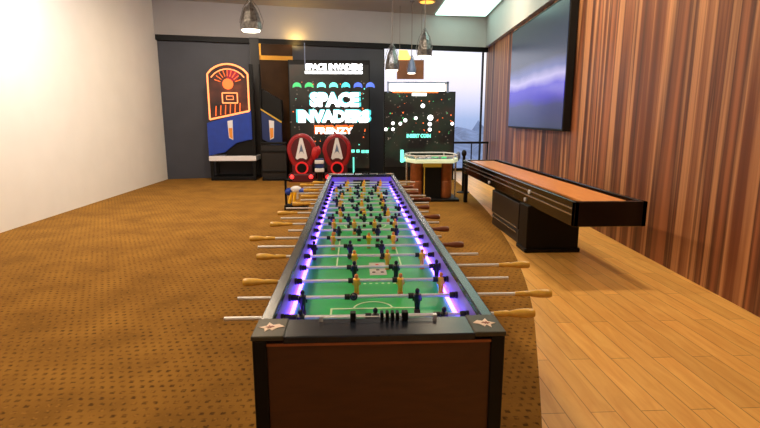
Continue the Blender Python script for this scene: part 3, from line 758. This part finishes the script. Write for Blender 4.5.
# low dark partition with rails
xa = P(262, 160, 12.95).x; xb = P(286.5, 160, 12.95).x
t = thing('low_partition', 'low black slatted barrier standing left of the red seats', 'barrier', ((xa + xb) / 2, 12.95, 0))
h = (xb - xa) / 2
m = MB(); m.box(-h, h, 0, .10, .06, P(270, 143, 12.95).z - .05); m.build('barrier_panel', 'charcoal', t, .008)
for y_ in (143, 151, 171):
    z_ = P(270, y_, 12.95).z; m = MB(); m.box(-h - .01, h + .01, -.03, .11, z_ - .035, z_ + .02); m.build('rail', 'black', t, .006)
m = MB(); m.box(-h, h, -.06, .14, 0, .06); m.build('base', 'black', t, .006)

# ------------------------------------------------------------------ toy-like ride rig left of the table
Y = 8.75; c = P(296, 195, Y)
t = thing('toy_rig', 'small blue, white and yellow plastic rig on black frame left of the foosball table', 'arcade toy', (c.x, Y, 0))
k = (P(301, 195, Y) - P(300, 195, Y)).x; zz = lambda y_: P(296, y_, Y).z
m = MB(); m.box(-11 * k, 12 * k, -.14, .14, 0, max(.02, zz(204))); m.box(-11 * k, -9 * k, -.03, .03, 0, zz(179)); m.box(-11 * k, -3 * k, -.03, .03, zz(181), zz(179)); m.build('frame', 'black', t, .006)
m = MB(); m.ball((-7 * k, -.02, zz(191.5)), .060, .08, .070); m.build('blue_cover', 'blue', t, smooth=True)
m = MB(); m.ball((8 * k, -.02, zz(191)), .095, .08, .055); m.build('blue_cover', 'blue', t, smooth=True)
m = MB(); m.ball((0, 0, zz(189.5)), 6 * k, .075, .065); m.box(-2.5 * k, 2.5 * k, -.05, .05, zz(199), zz(190)); m.build('white_body', 'white', t, .01, True)
for x, d in ((-4, -2.5), (-.5, -1.5)):
    m = MB(); m.tube((x * k, -.05, zz(192)), ((x + d) * k, -.06, max(.03, zz(203))), .030, 10, 0, .026); m.build('yellow_leg', 'yellow', t, smooth=True)

# ------------------------------------------------------------------ hanging board and pendant lamps
Y = 13.7; a = P(397, 79, Y); b = P(424, 60, Y)
t = thing('hanging_board', 'brown hanging board with glowing yellow patch above, before the window', 'sign', ((a.x + b.x) / 2, Y, a.z))
h = (b.x - a.x) / 2
m = MB(); m.box(-h, h, 0, .06, 0, b.z - a.z); m.build('board', 'board_brown', t, .008)
zt_ = P(400, 50, Y).z - a.z
m = MB(); m.prism([(-h * .9, b.z - a.z), (h * .1, b.z - a.z), (-h * .25, zt_), (-h * .85, zt_)], .01, .05, 'y'); m.build('yellow_glow', 'warm_disc', t)  # lit patch put in as a self-glowing shape
for x in (-h * .8, h * .8):
    m = MB(); m.tube((x, .03, b.z - a.z - .02), (x, .03, CEIL - a.z), .006); m.build('hanger', 'cord', t)
def pendant(px_, y_top, y_bot, width_px, Y, label, shade='silver', light=True):
    c = P(px_, y_bot, Y); k = (P(301, 60, Y) - P(300, 60, Y)).x; r = width_px * k / 2
    top = P(px_, y_top, Y).z; hh = top - c.z
    t = thing('pendant_lamp', label, 'pendant lamp', (c.x, Y, c.z), 0, 'hammered metal pendant lamps')
    m = MB(); m.lathe([(r * .93, 0.0), (r * 1.0, .03 * hh), (r * 1.0, .22 * hh), (r * .84, .40 * hh), (r * .72, .55 * hh), (r * .50, .70 * hh), (r * .28, .80 * hh), (r * .12, .86 * hh), (r * .10, hh)], (0, 0, 0), 'z', 9)
    m.build('lamp_shade', shade, t)
    m = MB(); m.lathe([(r * .80, -.022), (r * .88, -.004), (r * .88, .0)], (0, 0, 0), 'z', 20); m.build('diffuser', 'bulb', t)
    m = MB()
    for i in range(5):                                         # outer wire cage
        a = 2 * PI * i / 5 + .3; ca, sa = math.cos(a), math.sin(a)
        m.path([(r * 1.02 * ca, r * 1.02 * sa, .06 * hh), (r * 1.18 * ca, r * 1.18 * sa, .30 * hh), (r * .75 * ca, r * .75 * sa, .70 * hh), (r * .12 * ca, r * .12 * sa, .98 * hh)], r * .035, 6)
    m.build('wire_cage', 'silver', t)
    m = MB(); m.tube((0, 0, hh * .98), (0, 0, CEIL - c.z - .03), .009); m.build('cord', 'cord', t)
    m = MB(); m.lathe([(.06, CEIL - c.z - .03), (.06, CEIL - c.z)], (0, 0, 0), 'z', 14); m.build('ceiling_rose', 'silver', t)
pendant(251, -2, 30, 21, 8.4, 'large hammered metal pendant lamp hanging nearest, above the left of the room')
pendant(392, 43, 70, 14, 12.4, 'hammered metal pendant lamp overlapping the left edge of the brown board')
pendant(424.5, 28, 56, 15, 11.0, 'hammered metal pendant lamp on long cord, high at the right of the group')
pendant(411.5, 55, 73, 9, 13.2, 'small blue pendant lamp hanging before the brown board', 'blue_grey')

# ceiling light panel over the right side and a warm downlight
c0 = at_z(434, 17.5, CEIL); c1 = at_z(470, -14, CEIL)
m_ = MB()
cl = thing('ceiling_light', 'large white green tinted light panel in the ceiling by the wood wall', 'ceiling light', (2.85, 11.9, CEIL))
def inward(d, t): q = RWP(d, t); return (q[0] - 2.85, q[1] - 11.9)
bl_ = W(on_wall(434, 17.5)[0], -.12); br_ = (inward(.15, -.22))
m = MB(); m.prism([(bl_[0] - 2.85, bl_[1] - 11.9), inward(.40, -.2), inward(6.5, -.2), (c0.x - 2.85 - .1, 8.6 - 11.9)], -.03, -.001, 'z'); m.build('diffuser', 'ceil_panel', cl)
c = at_z(431, 1, CEIL)
t = thing('downlight', 'warm orange ceiling downlight beside the white light panel', 'ceiling light', (c.x - .1, c.y, CEIL))
m = MB(); m.lathe([(.20, -.03), (.22, -.02), (.22, -.001)], (0, 0, 0), 'z', 24); m.build('housing', 'gold', t)
m = MB(); m.lathe([(.17, -.036), (.18, -.030)], (0, 0, 0), 'z', 24); m.build('lens', 'warm_disc', t)

# ------------------------------------------------------------------ light
def area(name, loc, power, col, size, target=None, spread=PI):
    l = bpy.data.lights.new(name, 'AREA'); l.shape = 'DISK'; l.size = size; l.energy = power; l.color = col; l.spread = spread
    o = bpy.data.objects.new(name, l); COL.objects.link(o); o.location = loc
    if target is not None: o.rotation_euler = (Vector(target) - Vector(loc)).to_track_quat('-Z', 'Y').to_euler()
    return o
WARM = (1, .78, .52); NEUT = (1, .93, .88)
for i, (x, y, e, c) in enumerate([(-2.2, 2.2, 85, WARM), (-2.2, 6.0, 105, WARM), (-2.2, 10.2, 120, WARM), (2.6, 2.6, 22, WARM), (2.7, 5.4, 75, WARM), (1.6, 9.0, 25, WARM), (-.4, -.6, 22, WARM)]):
    area('ceiling_lamp', (x, y, CEIL - .08), e, c, .5)
area('wall_fill', (-2.6, 9.6, CEIL - .1), 26, NEUT, .6, (-2.0, 13.9, 4.0), 2.2)  # unseen fill lights added to brighten the bulkhead
area('wall_fill', (.6, 10.2, CEIL - .1), 16, NEUT, .6, (.8, 14.4, 4.0), 2.2)
area('wall_fill', (2.0, 11.2, CEIL - .1), 60, WARM, .6, (3.7, 12.0, 2.6), 2.4)  # added warm fills, no fitting, to lift the wood wall
area('wall_fill', (2.0, 7.0, CEIL - .1), 40, WARM, .6, (3.5, 7.5, 2.4), 2.4)
area('wall_fill', (LX + 1.6, 7.0, CEIL - .1), 90, NEUT, .8, (LX, 8.0, 2.4), 2.4)  # added fill brightening the left wall
area('glow_lamp', (*W(on_wall(296, 40)[0], -.22), HEAD - .12), 5, (1, .6, .15), .12, (*W(on_wall(296, 36)[0], 0), HEAD + .25))
for px_, y_, Y, e in ((251, 31, 8.4, 20), (392, 71, 12.4, 8), (424.5, 57, 11.0, 8)):
    c = P(px_, y_, Y); l = bpy.data.lights.new('pendant_light', 'POINT'); l.energy = e; l.color = (1, .9, .78); l.shadow_soft_size = .06
    o = bpy.data.objects.new('pendant_light', l); COL.objects.link(o); o.location = (c.x, Y, c.z - .09)

w = bpy.data.worlds.new('sky'); scene.world = w; w.use_nodes = True
nt = w.node_tree; bg = nt.nodes['Background']
tc = nt.nodes.new('ShaderNodeTexCoord'); sep = nt.nodes.new('ShaderNodeSeparateXYZ'); nt.links.new(tc.outputs['Generated'], sep.inputs[0])
mr = nt.nodes.new('ShaderNodeMapRange'); mr.inputs['From Min'].default_value = -.1; mr.inputs['From Max'].default_value = .3
nt.links.new(sep.outputs['Z'], mr.inputs['Value'])
r = ramp(nt, [(.0, (120, 140, 178)), (.25, (168, 186, 222)), (.32, (214, 216, 240)), (.40, (246, 238, 248)), (.5, (255, 252, 255))])
nt.links.new(mr.outputs[0], r.inputs['Fac']); nt.links.new(r.outputs['Color'], bg.inputs['Color'])
bg.inputs['Strength'].default_value = 1.2

# ------------------------------------------------------------------ colour management
vs_ = scene.view_settings
scene.display_settings.display_device = 'sRGB'
vs_.view_transform = 'Standard'; vs_.look = 'None'; vs_.exposure = 0.0; vs_.gamma = 1.0
vs_.use_curve_mapping = False
